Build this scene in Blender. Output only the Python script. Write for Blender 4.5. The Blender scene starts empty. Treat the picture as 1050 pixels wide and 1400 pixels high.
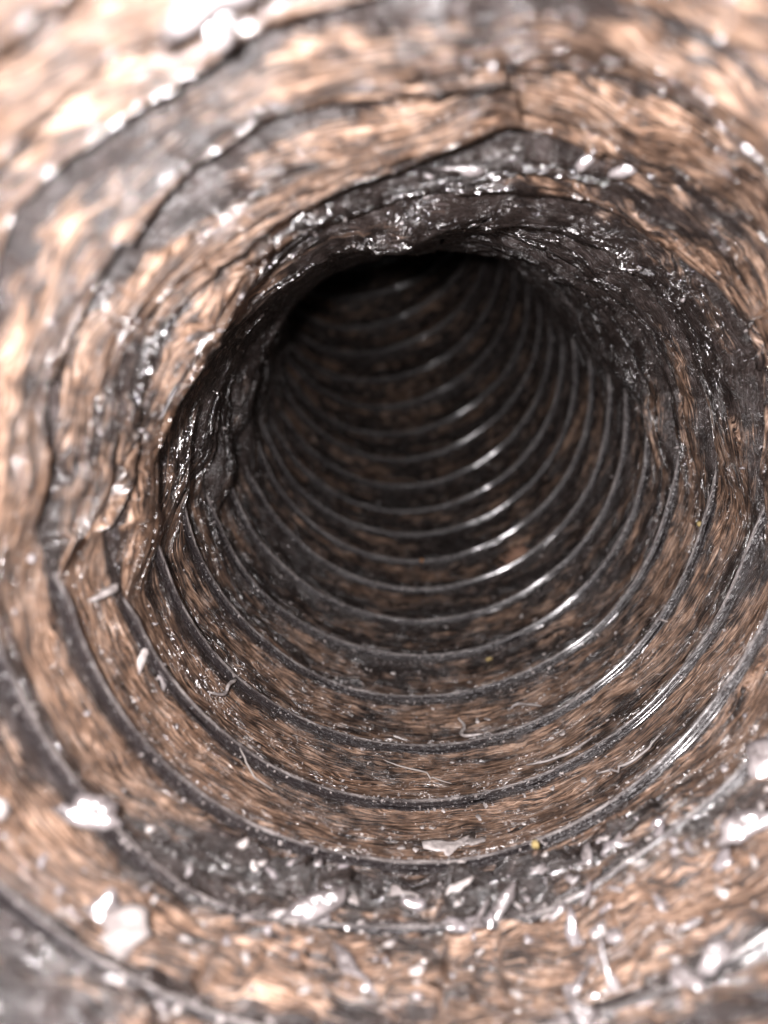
import bpy, bmesh, math, random
import numpy as np

C = bpy.context.scene.collection
SC = bpy.context.scene
R0 = 0.05                                  # inner radius of the duct, metres

# ------------------------------------------------------------------ camera, light, exposure
cam_d = bpy.data.cameras.new('camera')
cam = bpy.data.objects.new('camera', cam_d)
C.objects.link(cam)
cam.location = (0, 0, 0)
cam.rotation_euler = (math.pi/2, 0, 0)
cam_d.sensor_fit = 'VERTICAL'
cam_d.sensor_height = 36.0
cam_d.lens = 27.0
cam_d.clip_start = 0.002
cam_d.clip_end = 50
cam_d.dof.use_dof = True
cam_d.dof.focus_distance = 2.7*R0
cam_d.dof.aperture_fstop = 12.0
SC.camera = cam

w = bpy.data.worlds.new('World')
SC.world = w
w.use_nodes = True
w.node_tree.nodes['Background'].inputs[0].default_value = (0.25, 0.3, 0.6, 1)
w.node_tree.nodes['Background'].inputs[1].default_value = 0.004

fl_d = bpy.data.lights.new('phone_flash', 'POINT')
fl_d.energy = 1.65
fl_d.color = (1.0, 0.94, 0.95)
fl_d.shadow_soft_size = 0.0022
fl = bpy.data.objects.new('phone_flash', fl_d)
fl.location = (-0.008, -0.003, 0.0055)
C.objects.link(fl)

SC.view_settings.view_transform = 'Standard'
SC.view_settings.look = 'None'
SC.view_settings.exposure = 0.0
SC.view_settings.gamma = 1.0
SC.view_settings.use_curve_mapping = False
SC.cycles.use_denoising = True
SC.cycles.max_bounces = 6
SC.cycles.sample_clamp_indirect = 4.0

# ------------------------------------------------------------------ centre line of the duct (in radii)
RINGS = [[0.126,1.326,-0.133,0.249,-0.027],[0.18,1.659,-0.118,0.264,-0.111],[0.245,1.959,-0.059,0.295,-0.195],[0.282,2.279,-0.037,0.339,-0.208],[0.258,2.647,0.029,0.345,-0.161],[0.236,3.028,0.132,0.33,-0.099],[0.224,3.403,0.24,0.323,-0.049],[0.225,3.768,0.36,0.328,-0.012],[0.237,4.119,0.487,0.346,0.002],[0.234,4.456,0.617,0.377,-0.009],[0.226,4.778,0.753,0.417,-0.033],[0.218,5.087,0.895,0.465,-0.066],[0.213,5.38,1.062,0.526,-0.101],[0.2,5.659,1.249,0.597,-0.141],[0.172,5.924,1.443,0.669,-0.184],[0.118,6.175,1.666,0.745,-0.235],[0.052,6.414,1.899,0.815,-0.282],[-0.017,6.641,2.152,0.885,-0.324],[-0.077,6.858,2.418,0.952,-0.357],[-0.127,7.065,2.704,1.025,-0.381],[-0.187,7.264,3.007,1.103,-0.408]]
OUT = [[1,6,14,19,20,21,21,18,12,4,0,0,0,0,0,0,0,0,0,0,0,0,0,0,0,0,1,7,18,31,38,34,17,3,0,0,0,0,0,0,0,0,0,0,0,0,0,0],[14,1,0,4,3,-3,-12,-23,-31,-33,-25,-14,-26,-42,-46,-45,-42,-34,-20,-6,-8,-24,-39,-44,-43,-35,-25,-46,-75,-83,-79,-71,-58,-34,-10,-1,0,0,0,0,0,4,22,45,57,61,56,37],[2,-12,-15,-5,9,18,19,15,7,-1,-7,-8,-7,-5,-4,-5,-6,-6,-7,-6,-3,0,4,11,18,23,24,20,12,2,-10,-21,-28,-31,-31,-29,-18,-5,0,0,4,16,24,24,20,17,16,13],[-4,-21,-25,-14,-3,-1,-4,-3,-2,0,2,4,7,10,10,5,-1,-4,-4,-2,-1,1,3,6,8,9,10,11,9,5,-2,-8,-10,-11,-10,-6,-2,0,0,0,0,0,2,7,12,14,15,10],[-4,-15,-24,-27,-25,-19,-11,2,14,17,13,8,5,3,0,-2,-4,-6,-8,-9,-9,-7,-5,-1,4,9,12,13,10,6,3,1,-2,-6,-11,-14,-13,-7,-1,0,0,0,-1,-6,-11,-12,-8,-3],[0,0,0,0,0,0,0,0,0,0,2,4,5,5,3,-1,-6,-9,-9,-5,0,3,4,3,2,-1,-2,-2,1,5,8,7,4,-1,-5,-7,-9,-8,-5,-1,0,0,0,0,0,0,0,0],[0,0,0,0,0,0,0,0,0,0,-1,-6,-9,-9,-4,2,6,6,3,-1,-5,-6,-6,-3,0,1,0,-1,0,2,4,4,2,0,-2,-4,-4,-3,-1,0,0,0,0,0,0,0,0,0],[0,0,0,0,0,0,0,0,0,0,0,1,3,5,5,4,1,-3,-5,-5,-3,-1,0,1,2,1,0,-2,-2,-1,1,3,4,3,2,-1,-4,-7,-8,-5,-1,0,0,0,0,0,0,0],[0,0,0,0,0,0,0,0,0,0,0,0,0,0,-1,-2,-3,-5,-5,-4,-1,1,3,4,4,2,-1,-2,-2,-2,-1,1,4,4,2,-1,-2,-2,-1,-1,0,0,0,0,0,0,0,0],[0,0,0,0,0,0,0,0,0,0,0,0,0,0,-2,-3,-4,-4,-3,-1,1,2,3,4,5,4,1,-4,-7,-6,-3,1,3,3,0,0,0,0,0,0,0,0,0,0,0,0,0,0],[0,0,0,0,0,0,0,0,0,0,0,0,0,0,0,0,1,3,4,3,1,-1,-2,-2,-2,-1,-2,-4,-3,-2,0,2,4,5,4,1,0,0,0,0,0,0,0,0,0,0,0,0],[0,0,0,0,0,0,0,0,0,0,0,0,0,0,0,0,0,1,1,2,3,5,6,5,3,1,-2,-5,-5,-3,-1,0,0,0,0,0,0,0,0,0,0,0,0,0,0,0,0,0],[0,0,0,0,0,0,0,0,0,0,0,0,0,0,0,0,-1,-3,-5,-5,-3,0,3,5,6,5,2,-3,-5,-4,-2,0,0,0,0,0,0,0,0,0,0,0,0,0,0,0,0,0],[0,0,0,0,0,0,0,0,0,0,0,0,0,0,0,0,-3,-10,-15,-16,-13,-8,-1,5,8,7,3,-1,-3,-5,-5,-6,-5,-4,-3,-2,-1,0,0,0,0,0,0,0,0,0,0,0],[0,0,0,0,0,0,0,0,0,0,0,0,0,0,0,0,0,2,3,5,7,9,8,4,1,-1,-3,-4,-5,-5,-3,1,6,10,11,12,11,8,3,0,0,0,0,0,0,0,0,0],[0,0,0,0,0,0,0,0,0,0,0,0,0,0,0,0,0,-2,-6,-8,-8,-4,2,4,4,3,0,-4,-8,-10,-10,-8,-4,0,2,2,1,0,0,0,0,0,0,0,0,0,0,0],[0,0,0,0,0,0,0,0,0,0,0,0,0,0,0,0,0,0,2,7,9,8,5,0,-2,-2,-3,-5,-4,0,4,5,5,5,4,2,0,0,0,0,0,0,0,0,0,0,0,0],[0,0,0,0,0,0,0,0,0,0,0,0,0,0,0,0,0,0,1,4,9,11,11,8,1,-4,-9,-13,-14,-11,-5,2,6,7,4,1,0,0,0,0,0,0,0,0,0,0,0,0],[0,0,0,0,0,0,0,0,0,0,0,0,0,0,0,0,0,0,0,0,1,6,17,25,27,22,9,-1,-8,-14,-15,-14,-11,-8,-3,0,0,0,0,0,0,0,0,0,0,0,0,0],[0,0,0,0,0,0,0,0,0,0,0,0,0,0,0,0,0,0,0,0,0,0,0,0,-1,-6,-14,-19,-19,-14,0,20,38,46,39,18,3,0,0,0,0,0,0,0,0,0,0,0],[0,0,0,0,0,0,0,0,0,0,0,0,0,0,0,0,0,0,0,0,0,0,0,0,0,0,2,4,3,-2,-11,-20,-22,-16,-6,-1,0,0,0,0,0,0,0,0,0,0,0,0]]

K0, K1 = -5, 27
TAU = 2*math.pi
PI = math.pi

def extend():
    X = [list(r) for r in RINGS]
    O = [[v/1000 for v in r] for r in OUT]
    for _ in range(3):
        a, b = X[0], X[1]
        X.insert(0, [2*a[i]-b[i] if i < 3 else a[i] for i in range(5)])
        O.insert(0, [v*.5 for v in O[0]])
    for _ in range(10):
        a = X[-1]
        p, y = a[3]+.075, a[4]-.02
        L = .36
        X.append([a[0]+L*math.sin(y)*math.cos(p)-.02, a[1]+L*math.cos(y)*math.cos(p), a[2]+L*math.sin(p), p, y])
        O.append([v*.5 for v in O[-1]])
    return np.array(X), np.array(O)
XR, OR = extend()
NR = len(XR)
NT = OR.shape[1]

def frame(u):
    t = np.clip(u-K0, 0, NR-1.000001)
    i = np.floor(t).astype(int)
    f = (t-i)[:, None]
    g = lambda j: XR[np.clip(j, 0, NR-1)]
    p1, p2 = g(i), g(i+1)
    p0 = np.where((i > 0)[:, None], g(i-1), 2*p1-p2)
    p3 = np.where((i+2 < NR)[:, None], g(i+2), 2*p2-p1)
    Q = .5*(2*p1+(p2-p0)*f+(2*p0-5*p1+4*p2-p3)*f*f+(3*p1-p0-3*p2+p3)*f**3)
    a, b = Q[:, 3], Q[:, 4]
    r = np.stack([np.cos(b), -np.sin(b), 0*b], 1)
    n = np.stack([np.sin(b)*np.cos(a), np.cos(b)*np.cos(a), np.sin(a)], 1)
    return Q[:, :3], r, n, np.cross(r, n)

def ring_radius(u, th):
    t = np.clip(u-K0, 0, NR-1.000001)
    i = np.floor(t).astype(int)
    f = t-i
    a = (th+PI)/TAU*NT
    j = np.floor(a).astype(int)
    g = a-j
    T = lambda ii, jj: OR[np.clip(ii, 0, NR-1), jj % NT]
    return 1+(1-f)*((1-g)*T(i, j)+g*T(i, j+1))+f*((1-g)*T(i+1, j)+g*T(i+1, j+1))

# ------------------------------------------------------------------ noise fields
def hsh(ix, iy, iz, s):
    h = (ix.astype(np.int64)*73856093) ^ (iy.astype(np.int64)*19349663) ^ (iz.astype(np.int64)*83492791) ^ (s*2654435761)
    h = (h ^ (h >> 13))*1274126177 & 0x7fffffff
    h = (h ^ (h >> 15))*69069 & 0x7fffffff
    return ((h >> 7) & 0xffff)/65535.0

def vnoise(p, s=0):                        # value noise, -1..1
    i = np.floor(p).astype(int)
    f = p-i
    f = f*f*(3-2*f)
    out = 0
    for a in (0, 1):
        for b in (0, 1):
            for c in (0, 1):
                wgt = (f[:, 0] if a else 1-f[:, 0])*(f[:, 1] if b else 1-f[:, 1])*(f[:, 2] if c else 1-f[:, 2])
                out = out+wgt*hsh(i[:, 0]+a, i[:, 1]+b, i[:, 2]+c, s)
    return out*2-1

def facets(p, s=0):                        # crumpled sheet: planes that meet in sharp creases
    i = np.floor(p).astype(int)
    best = np.full(len(p), -9.0)
    for a in (-1, 0, 1):
        for b in (-1, 0, 1):
            for c in (-1, 0, 1):
                j = i+[a, b, c]
                q = np.stack([hsh(j[:, 0], j[:, 1], j[:, 2], s+k) for k in (1, 2, 3)], 1)+j
                G = np.stack([hsh(j[:, 0], j[:, 1], j[:, 2], s+k) for k in (4, 5, 6)], 1)-.5
                d = p-q
                best = np.maximum(best, (G*d).sum(1)*1.6-np.sqrt((d*d).sum(1))*.8)
    return best+.45

def knots(h, step, s):                     # piecewise straight random line along the helix, 0..1
    x = h/step
    i = np.floor(x).astype(int)
    z = np.zeros_like(i)
    j0 = .5*(hsh(i, z, z, s+9)-.5)
    j1 = .5*(hsh(i+1, z, z, s+9)-.5)
    f = np.clip((x-i-j0)/(1+j1-j0), 0, 1)
    return hsh(i, z, z, s)*(1-f)+hsh(i+1, z, z, s)*f

def sstep(a, b, x):
    t = np.clip((x-a)/(b-a), 0, 1)
    return t*t*(3-2*t)

def cyl(th, u, a, b):
    return np.stack([np.cos(th)*a, np.sin(th)*a, u*b], 1)

def slack(th, u, h):
    # where the bend has slackened the liner: overhead and on the flanks
    lim = np.interp(u, [-6, 4, 8, 12, 20], [76, 90, 100, 108, 130])
    lim = lim-np.where(th < 0, np.interp(u, [2, 4, 8, 11, 15, 18], [0, 14, 24, 36, 36, 10]), 0)+22*(knots(h, .37, 31)-.5)
    a = np.degrees(np.abs(th))
    return sstep(lim-4, lim+np.where(th < 0, 13, 22), a)

def surface(th, u):
    """point of the liner at angle th (0 = lowest, + = right) and turn u"""
    h0 = u-th/TAU
    k = np.floor(h0+1e-9)
    t = np.clip(h0-k, 0, 1)
    h = k+th/TAU                           # runs on along the helix
    W = slack(th, u, h)
    hump = np.sin(PI*t)
    far = sstep(6, 10, u)
    taut = .035*hump+.018*np.sin(PI*t)*vnoise(cyl(th, u, 3, 2.1), 5)
    dg = np.degrees(np.abs(th))
    deep = sstep(.4, 2.4, u)
    top = sstep(125, 165, dg)
    amp = (.05+.07*knots(h, .055, 3))*(1-.15*deep)+.015*sstep(2.5, 5, u)*(1-far)*top
    pil = -amp*np.power(np.maximum(hump, 0), .36)
    # on the squeezed side the liner folds twice between two wires
    fold = .16+.3*knots(h, .11, 53)
    notch = np.exp(-((t-.3-fold)/.05)**2)*sstep(.15, .35, knots(h, .16, 57))
    pil = pil+(.035+.045*deep)*notch
    cr = facets(cyl(th, u, 2.6, 2.2), 11)*(.05-.032*deep)+facets(cyl(th, u, 6, 8), 17)*.022+facets(cyl(th, u, 12, 16), 19)*.008
    cr = cr*(1+.4*top*deep)+facets(cyl(th, u, 3.4, 1.6), 29)*.02*top*deep
    pil = pil-cr*np.minimum(1, hump*1.6)
    d = taut*(1-W)+(pil+.085-.055*deep)*W
    d = d+(1-W)*np.minimum(1, hump*2)*(facets(cyl(th, u, 6, 4.5), 23)*.012+vnoise(cyl(th, u, 14, 9), 2)*.004)
    # crumpled heap of liner low down in the near turns
    low = sstep(-.1, -.35, u)*sstep(60, 30, np.abs(np.degrees(th)))
    d = d-low*np.minimum(1, hump*2)*(facets(cyl(th, u, 7, 7), 41)*.08+facets(cyl(th, u, 15, 18), 43)*.04)
    skew = (knots(h, .07, 13)-.3)*.36*W*hump
    c, r, n, up = frame(u+skew)
    rho = ring_radius(u, th)+d
    return (c+rho[:, None]*(np.sin(th)[:, None]*r-np.cos(th)[:, None]*up)), t, W

def S(th, u):
    return surface(np.atleast_1d(np.asarray(th, float)), np.atleast_1d(np.asarray(u, float)))[0]

def normal(th, u):
    e = .01
    a = S(th+e, u)-S(th-e, u)
    b = S(th, u+e*.6)-S(th, u-e*.6)
    n = np.cross(b, a)
    c = frame(np.atleast_1d(np.asarray(u, float)))[0]
    n /= np.linalg.norm(n, axis=1)[:, None]+1e-12
    s = np.sign(((c-S(th, u))*n).sum(1))
    return n*np.where(s == 0, 1, s)[:, None]

# bared, wiped patches of liner: angle, turn, width along the ring (degrees), width along the duct, strength
BARE = [(-171, .75, 20, .28, 1), (-163, 1.3, 20, .25, .8), (158, 4.5, 30, 1.6, .7), (178, 3.5, 40, 1.5, .6), (-154, 1.0, 9, .2, .8),
        (-116, .45, 11, .2, .9), (-131, -.45, 10, .16, .6), (-145, -1.0, 10, .14, .55), (123, 1.8, 15, .4, 1.1), (148, .1, 12, .2, .7),
        (153, .8, 12, .2, .7), (77, 1.3, 12, .35, .8), (0, -.55, 32, .3, 1.3), (-32, -.6, 14, .22, .9), (-44, -1.0, 12, .25, .9),
        (-45, -2.7, 22, .5, 1.0), (-68, -1.1, 12, .28, 1.0), (49, -1.0, 9, .2, .6), (-113, 1.6, 14, .22, .8),
        (25, -2.4, 22, .3, .5), (120, -1.6, 12, .3, .6), (-20, -1.1, 18, .15, .5), (172, 1.9, 30, .3, .8)]

def less_brown_field(th, u):
    dg = np.degrees(np.abs(th))
    f = .40*sstep(.8, 5, u)+.4*sstep(1.2, 3, u)*sstep(100, 150, dg)+.4*sstep(3, 5, u)*sstep(85, 110, dg)*sstep(178, 140, dg)*(th > 0)+.35*sstep(1.2, 3, u)*sstep(75, 100, dg)*sstep(178, 140, dg)*(th < 0)  # brown thins out deeper in, overhead and on both flanks
    for a, uu, wa, wu, s in BARE:
        da = (np.degrees(th)-a+180) % 360-180
        f += .8*s*np.exp(-(da/wa)**2-((u-uu)/wu)**2)
    return f

# patches where the film is crinkled into small scales
SCALY = [(-171, .72, 9, .13), (-168, 1.25, 9, .12), (-119, .5, 9, .16), (-152, -.55, 9, .16), (175, .95, 7, .1), (168, 1.0, 6, .12), (152, 2.0, 7, .2),
         (-101, 2.2, 6, .2), (-125, .42, 6, .12), (-132, .66, 6, .1), (-108, .75, 6, .12), (-137, -.1, 5, .1), (93, 2.9, 8, .2), (140, 1.5, 7, .15),
         (144, .6, 5, .1), (150, -.9, 7, .16), (-120, -.4, 5, .1), (-137, -1.7, 8, .15), (10, -.7, 24, .16), (-28, -.75, 14, .15), (35, -1.1, 12, .2),
         (110, 4.2, 9, .4), (-120, 3.4, 8, .3), (-90, -1.0, 6, .15), (20, -1.9, 18, .2), (-45, -2.2, 12, .2), (-160, -1.9, 11, .2), (-150, -1.5, 7, .12)]

def scaly_field(th, u):
    f = np.zeros(len(th))
    for a, uu, wa, wu in SCALY:
        da = (np.degrees(th)-a+180) % 360-180
        f += np.exp(-(da/wa)**2-((u-uu)/wu)**2)
    return f

# ------------------------------------------------------------------ materials
def mat(name):
    m = bpy.data.materials.new(name)
    m.use_nodes = True
    nt = m.node_tree
    b = nt.nodes['Principled BSDF']
    def N(t, **kw):
        x = nt.nodes.new(t)
        for k_, v in kw.items():
            setattr(x, k_, v)
        return x
    return m, nt, b, N, nt.links.new

def maths(N, L, op, a, b=None, c=None, clamp=False):
    x = N('ShaderNodeMath', operation=op, use_clamp=clamp)
    for i, v in enumerate((a, b, c)):
        if v is None:
            continue
        if isinstance(v, (int, float)):
            x.inputs[i].default_value = v
        else:
            L(v, x.inputs[i])
    return x.outputs[0]

def ramp(N, L, src, stops):
    x = N('ShaderNodeValToRGB')
    e = x.color_ramp.elements
    while len(e) < len(stops):
        e.new(.5)
    for el, (p, c) in zip(e, stops):
        el.position = p
        el.color = (*c, 1) if len(c) == 3 else c
    L(src, x.inputs[0])
    return x.outputs[0]

def smooth(N, L, v, a, b):
    x = N('ShaderNodeMapRange', interpolation_type='SMOOTHSTEP')
    L(v, x.inputs[0])
    x.inputs[1].default_value = a
    x.inputs[2].default_value = b
    return x.outputs[0]

def noise(N, L, vec, scl, detail=3, rough=.55, dist=0.0):
    m = N('ShaderNodeMapping')
    m.inputs['Scale'].default_value = scl
    L(vec, m.inputs['Vector'])
    x = N('ShaderNodeTexNoise')
    x.inputs['Scale'].default_value = 1
    x.inputs['Detail'].default_value = detail
    x.inputs['Roughness'].default_value = rough
    x.inputs['Distortion'].default_value = dist
    L(m.outputs[0], x.inputs['Vector'])
    return x.outputs['Fac'], x.outputs['Color']

def film_material():
    m, nt, b, N, L = mat('dusty_liner_film')
    at = N('ShaderNodeAttribute', attribute_name='duct_coord').outputs['Vector']
    tt = N('ShaderNodeAttribute', attribute_name='band').outputs['Fac']
    ba = N('ShaderNodeAttribute', attribute_name='bare_shade').outputs['Fac']
    # waver the grain
    _, wc = noise(N, L, at, (3.5, 3.5, 4), 2)
    sub = N('ShaderNodeVectorMath', operation='SUBTRACT')
    L(wc, sub.inputs[0])
    sub.inputs[1].default_value = (.5, .5, .5)
    mul = N('ShaderNodeVectorMath', operation='MULTIPLY')
    L(sub.outputs[0], mul.inputs[0])
    mul.inputs[1].default_value = (.1, .1, .22)
    add = N('ShaderNodeVectorMath', operation='ADD')
    L(at, add.inputs[0])
    L(mul.outputs[0], add.inputs[1])
    v = add.outputs[0]
    streak, _ = noise(N, L, v, (8, 8, 66), 4, .68, .2)
    fine, _ = noise(N, L, v, (24, 24, 200), 3, .65, .15)
    patch, _ = noise(N, L, at, (2.4, 2.4, 3.2), 3, .55)
    mott, _ = noise(N, L, at, (14, 14, 8), 3, .6)
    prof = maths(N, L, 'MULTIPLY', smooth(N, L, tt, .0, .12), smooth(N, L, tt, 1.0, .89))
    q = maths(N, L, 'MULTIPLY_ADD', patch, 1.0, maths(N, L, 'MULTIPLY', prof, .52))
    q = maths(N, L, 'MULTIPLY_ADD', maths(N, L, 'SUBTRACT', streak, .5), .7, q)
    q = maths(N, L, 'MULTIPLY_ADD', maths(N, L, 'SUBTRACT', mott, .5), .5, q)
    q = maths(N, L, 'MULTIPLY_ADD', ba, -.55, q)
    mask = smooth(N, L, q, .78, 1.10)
    g = maths(N, L, 'MULTIPLY_ADD', streak, .55, maths(N, L, 'MULTIPLY', fine, .45))
    g = maths(N, L, 'MULTIPLY_ADD', maths(N, L, 'SUBTRACT', mott, .5), .18, g)
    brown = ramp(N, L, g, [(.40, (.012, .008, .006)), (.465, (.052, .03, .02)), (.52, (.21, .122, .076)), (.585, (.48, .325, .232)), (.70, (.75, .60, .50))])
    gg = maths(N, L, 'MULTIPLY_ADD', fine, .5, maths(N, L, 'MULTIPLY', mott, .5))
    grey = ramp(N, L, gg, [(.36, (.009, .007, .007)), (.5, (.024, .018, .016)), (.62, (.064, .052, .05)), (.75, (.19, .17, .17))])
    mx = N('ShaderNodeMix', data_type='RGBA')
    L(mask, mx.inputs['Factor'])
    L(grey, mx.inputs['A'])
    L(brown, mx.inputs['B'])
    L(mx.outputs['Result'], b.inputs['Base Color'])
    rg = maths(N, L, 'MULTIPLY_ADD', mask, .22, .24)
    rg = maths(N, L, 'MULTIPLY_ADD', maths(N, L, 'SUBTRACT', fine, .5), .3, rg)
    L(rg, b.inputs['Roughness'])
    b.inputs['Specular IOR Level'].default_value = .55
    crk, _ = noise(N, L, at, (42, 42, 24), 3, .6, .6)
    hgt = maths(N, L, 'MULTIPLY_ADD', g, .6, maths(N, L, 'MULTIPLY', crk, .3))
    bp = N('ShaderNodeBump')
    bp.inputs['Strength'].default_value = .8
    bp.inputs['Distance'].default_value = .0009
    L(hgt, bp.inputs['Height'])
    L(bp.outputs[0], b.inputs['Normal'])
    # clear crinkled skin of the plastic: scales and creases that catch the flash
    sc = N('ShaderNodeAttribute', attribute_name='scaly').outputs['Fac']
    sep = N('ShaderNodeSeparateXYZ')
    L(at, sep.inputs[0])
    n1, _ = noise(N, L, at, (9, 9, 7), 3, .6, .5)
    n2, _ = noise(N, L, at, (6, 6, 5), 2, .5)
    n3, _ = noise(N, L, at, (38, 38, 34), 3, .6, .9)
    ph = maths(N, L, 'MULTIPLY_ADD', sep.outputs['Z'], 11.0, maths(N, L, 'MULTIPLY', n1, 5.0))
    saw = maths(N, L, 'SUBTRACT', 1.0, maths(N, L, 'FRACT', ph))
    saw = maths(N, L, 'MULTIPLY', saw, maths(N, L, 'MULTIPLY_ADD', n2, 3.2, -.5))
    ch = maths(N, L, 'MULTIPLY_ADD', saw, 1.0, maths(N, L, 'MULTIPLY', n3, .25))
    b2 = N('ShaderNodeBump')
    b2.inputs['Strength'].default_value = 1
    b2.inputs['Distance'].default_value = .0026
    L(ch, b2.inputs['Height'])
    L(b2.outputs[0], b.inputs['Coat Normal'])
    spot, _ = noise(N, L, at, (7, 7, 7), 3, .6)
    sp2 = maths(N, L, 'MULTIPLY_ADD', maths(N, L, 'SUBTRACT', spot, .5), 2.0, sc)
    cw = maths(N, L, 'MAXIMUM', smooth(N, L, sp2, .15, .6), maths(N, L, 'MULTIPLY', smooth(N, L, spot, .42, .62), .6))
    cw = maths(N, L, 'MULTIPLY', cw, maths(N, L, 'MULTIPLY_ADD', smooth(N, L, sep.outputs['Z'], 1.5, 6), -.75, 1.0))
    L(cw, b.inputs['Coat Weight'])
    b.inputs['Coat Roughness'].default_value = .17
    b.inputs['Coat IOR'].default_value = 2.6
    return m

def wire_material():
    m, nt, b, N, L = mat('film_sleeved_wire')
    at = N('ShaderNodeAttribute', attribute_name='duct_coord').outputs['Vector']
    fine, _ = noise(N, L, at, (22, 22, 120), 3, .65)
    mott, _ = noise(N, L, at, (7, 7, 9), 3, .6)
    gg = maths(N, L, 'MULTIPLY_ADD', fine, .5, maths(N, L, 'MULTIPLY', mott, .5))
    col = ramp(N, L, gg, [(.36, (.03, .026, .026)), (.47, (.10, .088, .086)), (.56, (.27, .245, .235)), (.68, (.55, .51, .49))])
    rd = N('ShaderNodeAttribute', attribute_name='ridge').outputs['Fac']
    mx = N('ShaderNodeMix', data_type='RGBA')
    L(smooth(N, L, rd, .55, .98), mx.inputs['Factor'])  # scuffed pale crest, which also paints in the wire's thin highlight
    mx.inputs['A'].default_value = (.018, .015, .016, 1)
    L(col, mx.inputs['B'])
    L(mx.outputs['Result'], b.inputs['Base Color'])
    L(maths(N, L, 'MULTIPLY_ADD', fine, .35, .1), b.inputs['Roughness'])
    b.inputs['Specular IOR Level'].default_value = .7
    crk, _ = noise(N, L, at, (40, 40, 60), 3, .6, .4)
    dul, _ = noise(N, L, at, (16, 16, 3), 3, .7)
    L(smooth(N, L, dul, .30, .56), b.inputs['Coat Weight'])
    b.inputs['Coat Roughness'].default_value = .12
    bp = N('ShaderNodeBump')
    bp.inputs['Strength'].default_value = .8
    bp.inputs['Distance'].default_value = .0006
    L(crk, bp.inputs['Height'])
    L(bp.outputs[0], b.inputs['Normal'])
    return m

def plain(name, col, rough=.5, spec=.5, col2=None, scale=600, bump=.0004):
    m, nt, b, N, L = mat(name)
    tc = N('ShaderNodeTexCoord').outputs['Object']
    f, _ = noise(N, L, tc, (scale,)*3, 3, .6)
    c2 = col2 or tuple(x*.72 for x in col)
    L(ramp(N, L, f, [(.35, c2), (.65, col)]), b.inputs['Base Color'])
    b.inputs['Roughness'].default_value = rough
    b.inputs['Specular IOR Level'].default_value = spec
    bp = N('ShaderNodeBump')
    bp.inputs['Strength'].default_value = .6
    bp.inputs['Distance'].default_value = bump
    L(f, bp.inputs['Height'])
    L(bp.outputs[0], b.inputs['Normal'])
    return m

M_FILM = film_material()
M_WIRE = wire_material()
M_WHITE = plain('white_plastic_fleck', (.55, .51, .49), .35, .6, (.3, .27, .26))
M_PALE = plain('pale_grey_fleck', (.36, .33, .315), .4, .6, (.17, .15, .145))
M_GLOSS = plain('shiny_film_chip', (.30, .275, .275), .24, 1.0, (.07, .06, .06), 260, .0012)  # gloss of a fleck and of the chips added for film glare
M_YELL = plain('yellow_crumb', (.36, .28, .12), .7, .3)
M_ORNG = plain('orange_grain', (.6, .25, .06), .5, .5)
M_LINT = plain('brown_lint', (.45, .27, .19), .85, .2)
M_HAIR = plain('grey_fibre', (.3, .27, .25), .45, .5)

# ------------------------------------------------------------------ object helpers
def mesh_obj(name, verts, faces, m, parent=None, smooth_=True):
    me = bpy.data.meshes.new(name)
    me.from_pydata(verts if isinstance(verts, list) else verts.tolist(), [], faces if isinstance(faces, list) else faces.tolist())
    me.polygons.foreach_set('use_smooth', [smooth_]*len(me.polygons))
    me.materials.append(m)
    o = bpy.data.objects.new(name, me)
    C.objects.link(o)
    if parent:
        o.parent = parent
    return o

def grid_obj(name, P, m, parent, attrs):
    """P: rows x cols x 3"""
    r, c = P.shape[:2]
    i = np.arange(r*c).reshape(r, c)
    q = np.stack([i[:-1, :-1], i[:-1, 1:], i[1:, 1:], i[1:, :-1]], -1).reshape(-1, 4)
    me = bpy.data.meshes.new(name)
    me.vertices.add(r*c)
    me.vertices.foreach_set('co', P.reshape(-1).astype(np.float32))
    me.loops.add(q.size)
    me.loops.foreach_set('vertex_index', q.reshape(-1).astype(np.int32))
    me.polygons.add(len(q))
    me.polygons.foreach_set('loop_start', (np.arange(len(q))*4).astype(np.int32))
    me.polygons.foreach_set('use_smooth', np.ones(len(q), bool))
    me.update(calc_edges=True)
    for nm, kind, data in attrs:
        a = me.attributes.new(nm, kind, 'POINT')
        a.data.foreach_set('vector' if kind == 'FLOAT_VECTOR' else 'value', data.reshape(-1).astype(np.float32))
    me.materials.append(m)
    o = bpy.data.objects.new(name, me)
    C.objects.link(o)
    o.parent = parent
    return o

def tag(o, label, cat, group=None, kind=None):
    o['label'] = label
    o['category'] = cat
    if group:
        o['group'] = group
    if kind:
        o['kind'] = kind
    return o

# ------------------------------------------------------------------ the duct
duct = bpy.data.objects.new('flexible_duct', None)
C.objects.link(duct)
tag(duct, 'inside of a dirty flexible duct, brown and black liner ribbed by a wire spiral', 'duct')

NTH = 520
th_line = np.linspace(-PI, PI, NTH+1)
for k in range(K0, K1-1):
    M = 30 if k < 8 else 16
    tl = np.linspace(0, 1, M+1)
    tl = .5*(tl+(.5-.5*np.cos(PI*tl)))     # closer rows by the wires
    TH, TT = np.meshgrid(th_line, tl, indexing='ij')
    th, t = TH.ravel(), TT.ravel()
    u = k+t*.99999+th/TAU
    P, _, W = surface(th, u)
    sh = TH.shape
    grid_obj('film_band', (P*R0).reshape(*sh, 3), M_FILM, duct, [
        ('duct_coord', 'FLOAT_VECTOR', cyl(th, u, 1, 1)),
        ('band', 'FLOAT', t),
        ('bare_shade', 'FLOAT', less_brown_field(th, u)+W*(.75*np.exp(-(t/.11)**2)+.75*np.exp(-((1-t)/.11)**2))),  # bare film by the wires, widened to paint in the valley shade
        ('scaly', 'FLOAT', scaly_field(th, u))])

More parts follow.
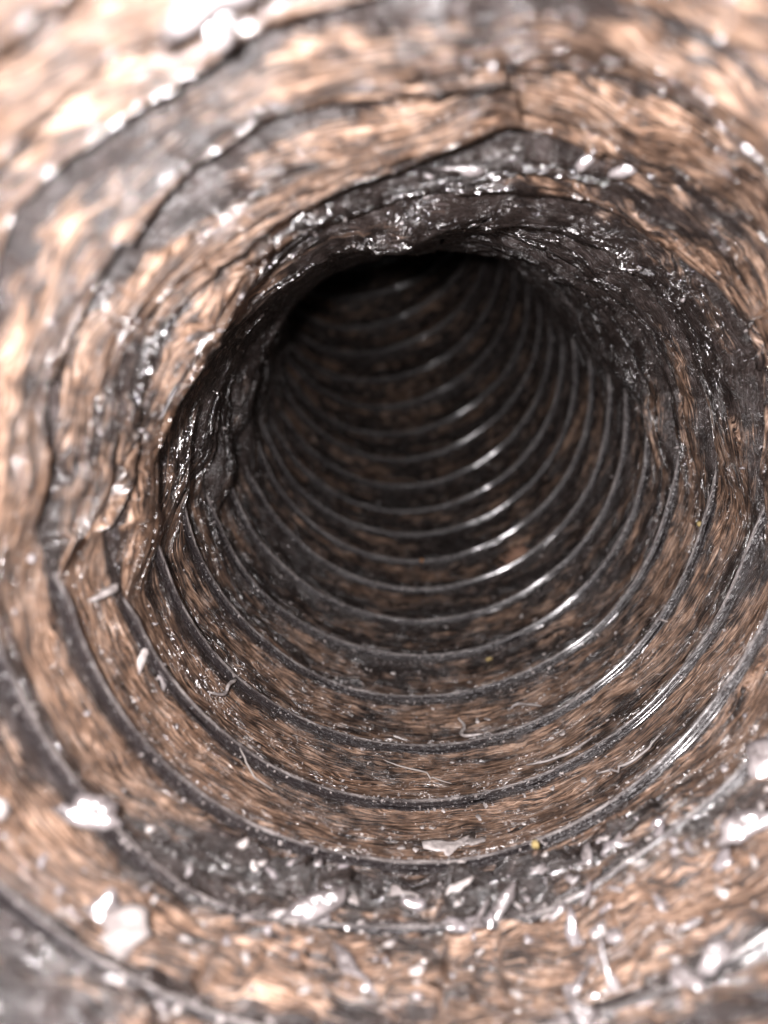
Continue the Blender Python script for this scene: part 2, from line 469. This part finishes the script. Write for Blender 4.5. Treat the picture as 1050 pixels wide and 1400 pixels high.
PROF = np.array([(-.026, -.006), (-.021, .002), (-.016, .0005), (-.012, .005), (-.0095, .012), (-.006, .020), (0, .024),
                 (.006, .020), (.0095, .012), (.012, .005), (.016, .0005), (.021, .002), (.026, -.006)])
for k in range(K0, K1):
    th = th_line
    h = k+th/TAU
    u = h.copy()
    P = surface(th, u+1e-6)[0]
    A = S(th, u+.02)*0
    c, r, n, up = frame(u)
    outw = np.sin(th)[:, None]*r-np.cos(th)[:, None]*up
    jit = .006*vnoise(np.stack([h*22, h*0+3.3, h*0], 1), 71)
    th_k = .8+.25*vnoise(np.stack([h*35, h*0+1.3, h*0], 1), 72)
    G = np.zeros((len(th), len(PROF), 3))
    for j, (a, i) in enumerate(PROF):
        e = .004*vnoise(np.stack([h*60, h*0+j*.9, h*0], 1), 73) if j in (0, 1, 2, 10, 11, 12) else 0
        G[:, j] = P+n*(a*th_k+jit+e)[:, None]-outw*(i*.82+.002)
    co = np.repeat(cyl(th, u, 1, 1)[:, None, :], len(PROF), 1)
    co[:, :, 2] += PROF[None, :, 0]*3
    grid_obj('wire_turn', G*R0, M_WIRE, duct, [('duct_coord', 'FLOAT_VECTOR', co),
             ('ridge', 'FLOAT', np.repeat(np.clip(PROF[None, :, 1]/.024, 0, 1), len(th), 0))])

# ------------------------------------------------------------------ dirt lying in the duct, and chips added as film glints
rnd = random.Random(5)
FL = np.array(fl.location)/R0

def base_frame(deg, u):
    th = math.radians(deg)
    Q = S([th, th+.02, th-.02, th, th], [u, u, u, u+.01, u-.01])
    p, a, b = Q[0], Q[1]-Q[2], Q[3]-Q[4]
    n = np.cross(b, a)
    n /= np.linalg.norm(n)+1e-12
    if (frame(np.array([u], float))[0][0]-p)@n < 0:
        n = -n
    a -= n*(a@n)
    a /= np.linalg.norm(a)
    return p, a, np.cross(n, a), n         # point, along the ring, along the duct, off the wall

def flake(name, deg, u, ln, wd, rot, m, lift=0.0, tilt=0.0, thick=.006, arms=0, seed=0, curl=.0):
    """thin irregular chip, its back edge resting on the liner"""
    r = random.Random(seed*77+3)
    p, a, b, n = base_frame(deg, u)
    n0 = n
    if tilt:                               # turned so that the flash glints off it into the camera
        h = -p/np.linalg.norm(p)+(FL-p)/np.linalg.norm(FL-p)
        h /= np.linalg.norm(h)
        n = n*(1-tilt)+h*tilt
        n /= np.linalg.norm(n)
        a = a-n*(a@n)
        a /= np.linalg.norm(a)
        b = np.cross(n, a)
    ca, sa = math.cos(rot), math.sin(rot)
    X, Y = a*ca+b*sa, -a*sa+b*ca
    K = 18
    out = []
    ph = [r.uniform(0, TAU) for _ in range(4)]
    for i in range(K):
        t = TAU*i/K
        s = 1+.2*math.sin(2*t+ph[0])+.15*math.sin(3*t+ph[1])+.1*math.sin(5*t+ph[2])+r.uniform(-.1, .1)
        if arms:
            s *= .45+.75*max(0, math.cos(arms*.5*(t-ph[3])))**2.2*1.3
        out.append((math.cos(t)*ln*.5*s, math.sin(t)*wd*.5*s))
    vs, fs = [], []
    rings = [(0, .5), (.6, .55), (1, .1), (.95, -.45), (0, -.5)]
    for ri, (sc, z) in enumerate(rings):
        if sc == 0:
            vs.append((0, 0, z))
        else:
            vs += [(x*sc, y*sc, z) for x, y in out]
    z0 = max(abs(y) for x, y in out)*tilt*.6+lift
    V = []
    for x, y, z in vs:
        hh = z*thick+z0+curl*(x*x/(ln*ln*.25))*ln*.25+.12*thick*r.uniform(-1, 1)+.15*wd*math.sin(x/ln*5+ph[0])*(.3 if tilt else .12)
        q = p+n0*.004+X*x+Y*y+n*hh+n0*(thick*.4)
        V.append(tuple(q*R0))
    o1, o2, o3 = 1, 1+K, 1+2*K
    last = 1+3*K
    for i in range(K):
        j = (i+1) % K
        fs.append((0, o1+i, o1+j))
        fs.append((o1+i, o2+i, o2+j, o1+j))
        fs.append((o2+i, o3+i, o3+j, o2+j))
        fs.append((o3+i, last, o3+j))
    c = np.mean(np.array(V), 0)
    o = mesh_obj(name, [tuple(np.array(q)-c) for q in V], fs, m)
    o.location = c
    return o

def tube_pts(pts, rad, sides=6):
    pts = np.array(pts)
    T = np.gradient(pts, axis=0)
    T /= np.linalg.norm(T, axis=1)[:, None]+1e-12
    ref = np.array([.3, .5, .81])
    vs, fs = [], []
    nP = len(pts)
    for i in range(nP):
        x = np.cross(T[i], ref)
        x /= np.linalg.norm(x)
        y = np.cross(T[i], x)
        rr = rad*(1-.55*abs(2*i/(nP-1)-1)**3)
        for s in range(sides):
            vs.append(pts[i]+rr*(math.cos(TAU*s/sides)*x+math.sin(TAU*s/sides)*y))
    for i in range(nP-1):
        for s in range(sides):
            s2 = (s+1) % sides
            fs.append((i*sides+s, i*sides+s2, (i+1)*sides+s2, (i+1)*sides+s))
    fs.append(tuple(range(sides))[::-1])
    fs.append(tuple((nP-1)*sides+s for s in range(sides)))
    return vs, fs

def fibre(name, path, rad, m, lift=.012, arch=.0, wig=0.0, seed=0):
    """thread along a list of (angle, turn) stops, lying on the liner"""
    r = random.Random(seed)
    path = np.array(path, float)
    n = 26
    s = np.linspace(0, len(path)-1, n)
    d = np.interp(s, range(len(path)), path[:, 0])
    u = np.interp(s, range(len(path)), path[:, 1])
    ker = np.array([.25, .5, .25])
    for _ in range(5):
        d[1:-1] = np.convolve(d, ker, 'valid')
        u[1:-1] = np.convolve(u, ker, 'valid')
    ph = r.uniform(0, 6)
    d = d+wig*np.sin(s*5+ph)
    th = np.radians(d)
    P = S(th, u)
    N_ = normal(th, u)
    P = P+N_*(lift+rad+arch*np.sin(np.linspace(0, PI, n)))[:, None]
    vs, fs = tube_pts(P, rad)
    c = np.mean(vs, 0)
    o = mesh_obj(name, [tuple((v-c)*R0) for v in vs], fs, m)
    o.location = c*R0
    return o

M_SHARD = plain('grey_film_shard', (.22, .2, .205), .14, .9)
# flecks and chips told apart, with glossy ones added for film glare
def chip(label, *a, cat='chip', name='film_chip', **kw):
    return tag(flake(name, *a, **kw), label, cat)

chip('forked white fleck like a small Y just above the nearest wire at the bottom', .5, .34, .17, .12, .9, M_WHITE, arms=3, seed=1, cat='fleck', name='white_fleck')
chip('elongated pale fleck right beside the forked white fleck', 5, .40, .085, .03, .35, M_PALE, seed=2, cat='fleck', name='white_fleck')
chip('round pale fleck lying left below the forked white fleck', -4.5, .13, .04, .028, .1, M_PALE, seed=3, cat='fleck', name='white_fleck')
chip('flat pale fleck touching the wire third from the front, left of the middle', -13, 2.12, .032, .024, .2, M_PALE, seed=4, cat='fleck', name='white_fleck')
chip('second pale fleck at the third wire, nearer the middle of the floor', -8.6, 2.08, .026, .02, 1.2, M_PALE, seed=5, cat='fleck', name='white_fleck')
chip('upright white fleck above the squiggly white thread', 10.6, 2.58, .034, .018, 1.4, M_WHITE, seed=6, cat='fleck', name='white_fleck')
chip('broad white flake at the right end of the squiggly thread', 14, 2.14, .075, .022, .3, M_WHITE, seed=7, cat='fleck', name='white_fleck')
chip('white lozenge fleck on the left flank beside the second wire', -68.2, .74, .085, .03, -1.0, M_WHITE, seed=8, cat='fleck', name='white_fleck')
chip('glossy bead like fleck just below the white lozenge on the left flank', -63.5, .80, .065, .035, -.5, M_GLOSS, seed=9, cat='fleck', name='white_fleck')
chip('small grey peg at the tip of the dark fold on the left wall', -81, .56, .085, .022, 1.5, M_PALE, thick=.02, lift=.03, seed=10, cat='peg', name='grey_peg')
chip('large glossy chip added for flash glare low on the left, over the dark liner', -55.5, -1.17, .15, .06, .55, M_GLOSS, tilt=.85, lift=.02, seed=11)  # glossy chips from here on stand in for glare off the creased liner
chip('long glossy chip added for flash glare on the dark liner below the nearest wire, left of centre', -20.5, -.92, .17, .05, .75, M_GLOSS, tilt=.8, lift=.015, seed=12)
chip('smaller grey chip leaning behind the long glossy chip', -23.5, -1.0, .1, .05, .4, M_PALE, tilt=.5, seed=13)
chip('white ragged scrap on the dark liner just under the nearest wire', -7.5, -.5, .13, .08, -.7, M_PALE, tilt=.55, arms=3, seed=14, name='film_scrap')
chip('speckled glossy chip added for film glare on the brown wall in the lower left corner', -45, -1.72, .08, .06, -.8, M_GLOSS, tilt=.8, seed=15)
chip('pale rounded scrap hanging below the speckled chip in the lower left', -41.5, -1.85, .12, .09, .8, M_PALE, tilt=.5, seed=16, name='film_scrap')
chip('glossy wedge added for flash glare at the right edge, resting on a shiny wire', 48, -1.2, .16, .055, -.35, M_GLOSS, tilt=.85, lift=.02, seed=17)
chip('triangular flap added for film glare at the right edge above the glossy wedge', 56, -.92, .11, .08, .3, M_GLOSS, tilt=.75, seed=18, name='glare_flap')
chip('crooked glossy scrap added for film glare right of the middle among the lower sparkles', 4.5, -1.08, .13, .05, .9, M_GLOSS, tilt=.75, lift=.01, arms=3, seed=19, name='film_scrap')
chip('thin glossy sliver added for film glare, pointing up right from the crooked scrap', 8.5, -.88, .15, .035, .7, M_GLOSS, tilt=.7, lift=.01, seed=20, name='film_sliver')
chip('thin pale sliver lying flat right under the nearest wire', 1.5, -.62, .1, .022, .3, M_WHITE, tilt=.4, seed=21, name='film_sliver')
chip('big glossy bead added as a film glint low on the right above the shiny strip', 30, -1.98, .075, .06, .2, M_GLOSS, tilt=.9, seed=22)
chip('glossy bead added as a film glint right of the big bead near the lower right corner', 34.5, -1.85, .08, .05, .5, M_GLOSS, tilt=.9, seed=23)
chip('single glossy bead added as a film glint left of the big bead on the lower right wall', 24.5, -1.42, .035, .045, 0, M_GLOSS, tilt=.9, seed=24)
chip('glossy chip added for flash glare near the bottom edge, left of the middle', -12.5, -1.6, .12, .045, -.8, M_GLOSS, tilt=.85, seed=25)
chip('bright glossy chip added for flash glare near the bottom edge, right of the middle', 18, -1.95, .1, .05, -.6, M_GLOSS, tilt=.9, seed=26)
chip('glossy chip added for flash glare right at the bottom edge beside the bright one', 14.5, -2.0, .06, .045, .3, M_GLOSS, tilt=.85, seed=27)
chip('pale chip at the far left edge over the grey liner', -63, -1.75, .09, .05, 1.1, M_WHITE, tilt=.6, seed=28)
chip('glossy flap added for the film glare at the top edge left of the middle', -160.5, -2.15, .24, .08, .25, M_GLOSS, tilt=.97, lift=.0, seed=29, curl=.1, name='glare_flap')  # added flap that makes the glare of the roof film
chip('small glossy flap added for film glare below the larger flap at the top edge', -156.5, -1.86, .06, .045, 0, M_GLOSS, tilt=.95, lift=.0, seed=30, name='glare_flap')
chip('long narrow glossy sliver added for film glare high on the left edge', -128, -1.75, .13, .03, .2, M_GLOSS, tilt=.8, seed=31, name='film_sliver')
chip('glossy scrap added for the glints of crinkles high on the right edge', 137, -.75, .1, .05, .8, M_GLOSS, tilt=.8, seed=32, name='film_scrap', arms=3)
chip('glossy scrap added for a crinkle glint on the grey patch in the middle of the roof', -171, .78, .13, .03, .1, M_GLOSS, tilt=.7, seed=33, name='film_scrap', arms=3)  # added scraps carry the glints of the crinkled roof film
chip('glossy scrap added for a faint crinkle glint on the roof right of the grey patch', 170, .62, .09, .03, 1.2, M_GLOSS, tilt=.7, seed=34, name='film_scrap')
chip('hooked glossy scrap added for a crinkle glint further right on the roof', 163, .58, .12, .06, .5, M_GLOSS, tilt=.65, seed=35, name='film_scrap', arms=3)
chip('yellow crumb just below the nearest wire, right of the middle', 15.3, -.36, .024, .016, .2, M_YELL, thick=.02, seed=36, cat='crumb', name='yellow_crumb')
chip('tiny yellow crumb high on the right flank', 83, 2.42, .022, .022, .7, M_YELL, thick=.016, seed=37, cat='crumb', name='yellow_crumb')
chip('pale straw coloured crumb on the fifth wire, right of the middle', 16.7, 3.85, .035, .022, .4, M_YELL, thick=.016, arms=3, seed=38, cat='crumb', name='yellow_crumb')
chip('tiny orange grain in the middle of a wire deep in the duct', .2, 6.98, .018, .016, 0, M_ORNG, thick=.016, lift=.02, seed=39, cat='grain', name='orange_grain')

# threads
tag(fibre('white_thread', [(6.2, 2.62), (7.6, 2.5), (6.2, 2.3), (7.2, 2.18), (11, 2.16)], .0075, M_WHITE, seed=1), 'squiggly white thread on the floor just above the third wire', 'thread')
tag(fibre('pale_fibre', [(18, 2.62), (21, 2.66), (24, 2.5), (26, 2.36)], .006, M_PALE, seed=2), 'curved pale fibre right of the squiggly white thread', 'fibre')
tag(fibre('curled_fibre', [(-51.5, 1.86), (-50, 1.8), (-51.5, 1.66), (-50.5, 1.52), (-53.5, 1.42)], .007, M_PALE, arch=.02, seed=3), 'curled pale fibre on the lower left flank', 'fibre')
tag(fibre('fine_hair', [(-12, 1.75), (-4, 1.62), (2, 1.4)], .0035, M_HAIR, seed=4), 'straight fine hair lying across the floor behind the second wire', 'hair')
tag(fibre('fine_hair', [(30, .78), (36, .6), (44, .62)], .005, M_PALE, seed=5), 'pale hair near the nearest wire on the right side', 'hair')
tag(fibre('fine_hair', [(18, 1.42), (27, 1.3), (33, 1.36)], .006, M_PALE, seed=6), 'pale strand lying along the second wire, right of the middle', 'hair')
tag(fibre('fine_hair', [(-45, .9), (-38, .72), (-34, .7)], .0028, M_HAIR, seed=7), 'short pale hair on the lower left behind the nearest wire', 'hair')
tag(fibre('fine_hair', [(58, 2.5), (60, 2.2), (61, 2.05)], .005, M_PALE, seed=8), 'short stiff pale hair standing across the right flank', 'hair')

# lint clump: a fuzzy knot of fibres
vs, fs = [], []
p, a, b, n = base_frame(33, 6.35)
for i in range(90):
    r = random.Random(900+i)
    d0 = np.array([r.gauss(0, 1) for _ in range(3)])
    d0 /= np.linalg.norm(d0)
    q0 = p+n*.035+a*r.gauss(0, .03)+b*r.gauss(0, .02)+n*r.gauss(0, .012)
    L = r.uniform(.03, .07)
    bend = np.array([r.gauss(0, 1) for _ in range(3)])*.35*L
    pts_ = [q0+d0*L*(s-.5)+bend*(1-(2*s-1)**2) for s in np.linspace(0, 1, 6)]
    v2, f2 = tube_pts(pts_, .0032, 4)
    o_ = len(vs)
    vs += v2
    fs += [tuple(j+o_ for j in f) for f in f2]
c = np.mean(vs, 0)
lint = mesh_obj('lint_clump', [tuple((v-c)*R0) for v in vs], fs, M_LINT)
lint.location = c*R0
tag(lint, 'fuzzy tan lint clump on the right of the floor, deep in the duct', 'lint')

# countable small flecks, alike
for i in range(95):
    u = rnd.choice([rnd.uniform(-1.0, 3.2), rnd.uniform(0, 5), rnd.uniform(-2.2, 1)])
    deg = rnd.gauss(6, 20)
    s = rnd.uniform(.007, .02)*(1 if u > -.1 else 1.3)
    o = flake('small_fleck', deg, u, s*rnd.uniform(1, 1.9), s, rnd.uniform(0, PI), rnd.choice([M_PALE, M_WHITE, M_PALE]), thick=.005, tilt=rnd.choice([0, 0, .4]) if u < 0 else 0, arms=rnd.choice([0, 0, 3]), seed=200+i)
    tag(o, 'tiny pale fleck of dirt lying loose on the duct floor', 'fleck', 'small pale flecks strewn over the duct floor')
for i in range(120):  # chips added to scatter small flash glints over the near liner
    u = rnd.uniform(-2.4, -.15)
    deg = rnd.gauss(6, 34)
    s = rnd.uniform(.007, .02)
    o = flake('glint_chip', deg, u, s*rnd.uniform(1, 2.2), s, rnd.uniform(0, PI), rnd.choice([M_GLOSS, M_PALE, M_SHARD]), tilt=rnd.uniform(.7, 1.0), lift=0, seed=500+i)
    tag(o, 'small chip added as a film glint on the crumpled liner at the bottom front', 'chip', 'chips added as film glints on the crumpled liner in front')

for i in range(34):  # scraps added to stand in for connected film glare
    u = rnd.uniform(-2.1, -.45)
    deg = rnd.gauss(24, 15)
    s = rnd.uniform(.018, .04)
    o = flake('glare_scrap', deg, u, s*rnd.uniform(1.5, 3.2), s, rnd.uniform(-.3, 1.2), rnd.choice([M_GLOSS, M_SHARD]), tilt=rnd.uniform(.6, 1.0), lift=0, arms=rnd.choice([0, 3]), seed=700+i)
    tag(o, 'scrap of glossy film added for glare in the sparkling litter low on the right', 'scrap', 'film scraps added for glare in the litter low on the right')
for i in range(80):  # specks added only as dots of flash glint
    u = rnd.uniform(-2.3, 1.8)
    deg = rnd.uniform(50, 310)
    s = rnd.uniform(.006, .015)
    o = flake('added_glint', (deg+180) % 360-180, u, s*rnd.uniform(1, 2), s, rnd.uniform(0, PI), M_GLOSS, tilt=rnd.uniform(.8, 1.0), seed=800+i)
    tag(o, 'tiny film speck added as a glint on the near wall or roof', 'speck', 'specks added as glints on the near walls and roof')

# glinting dust nobody could count
NG = 7000
rs = np.random.RandomState(4)
u = np.concatenate([rs.uniform(-2.5, 19, NG//2), rs.uniform(-2, 7, NG-NG//2)])
deg = np.where(rs.rand(NG) < .62, rs.normal(3, 34, NG), rs.uniform(-180, 180, NG))
snap = rs.rand(NG) < .6                  # dust gathers beside the wires
th = np.radians((deg+180) % 360-180)
hh = u-th/TAU
hh = np.where(snap, np.round(hh)+rs.normal(-.02, .06, NG), hh)
u = hh+th/TAU
ctr, _, _ = surface(th, u)
nor = normal(th, u)
sz = np.minimum(rs.lognormal(math.log(.0024), .45, NG), .008)
oct_v = np.array([(1, 0, 0), (-1, 0, 0), (0, 1, 0), (0, -1, 0), (0, 0, 1), (0, 0, -1)], float)
oct_f = np.array([(0, 2, 4), (2, 1, 4), (1, 3, 4), (3, 0, 4), (2, 0, 5), (1, 2, 5), (3, 1, 5), (0, 3, 5)])
rot = rs.normal(0, 1, (NG, 3, 3))
rot, _ = np.linalg.qr(rot)
sc = sz[:, None, None]*rs.uniform(.6, 1.5, (NG, 1, 3))
on_wire = np.abs(hh-np.round(hh)) < .035
V = (oct_v[None]*sc)@rot+(ctr+nor*(sz*.5+np.where(on_wire, .014, 0)+.002)[:, None])[:, None]
Fc = (oct_f[None]+(np.arange(NG)*6)[:, None, None]).reshape(-1, 3)
dust = mesh_obj('dust_grains', V.reshape(-1, 3)*R0, Fc, plain('glinting_dust', (.34, .31, .3), .15, 1.0), None, False)
tag(dust, 'fine glinting dust grains sprinkled along wires and floor', 'dust', kind='stuff')
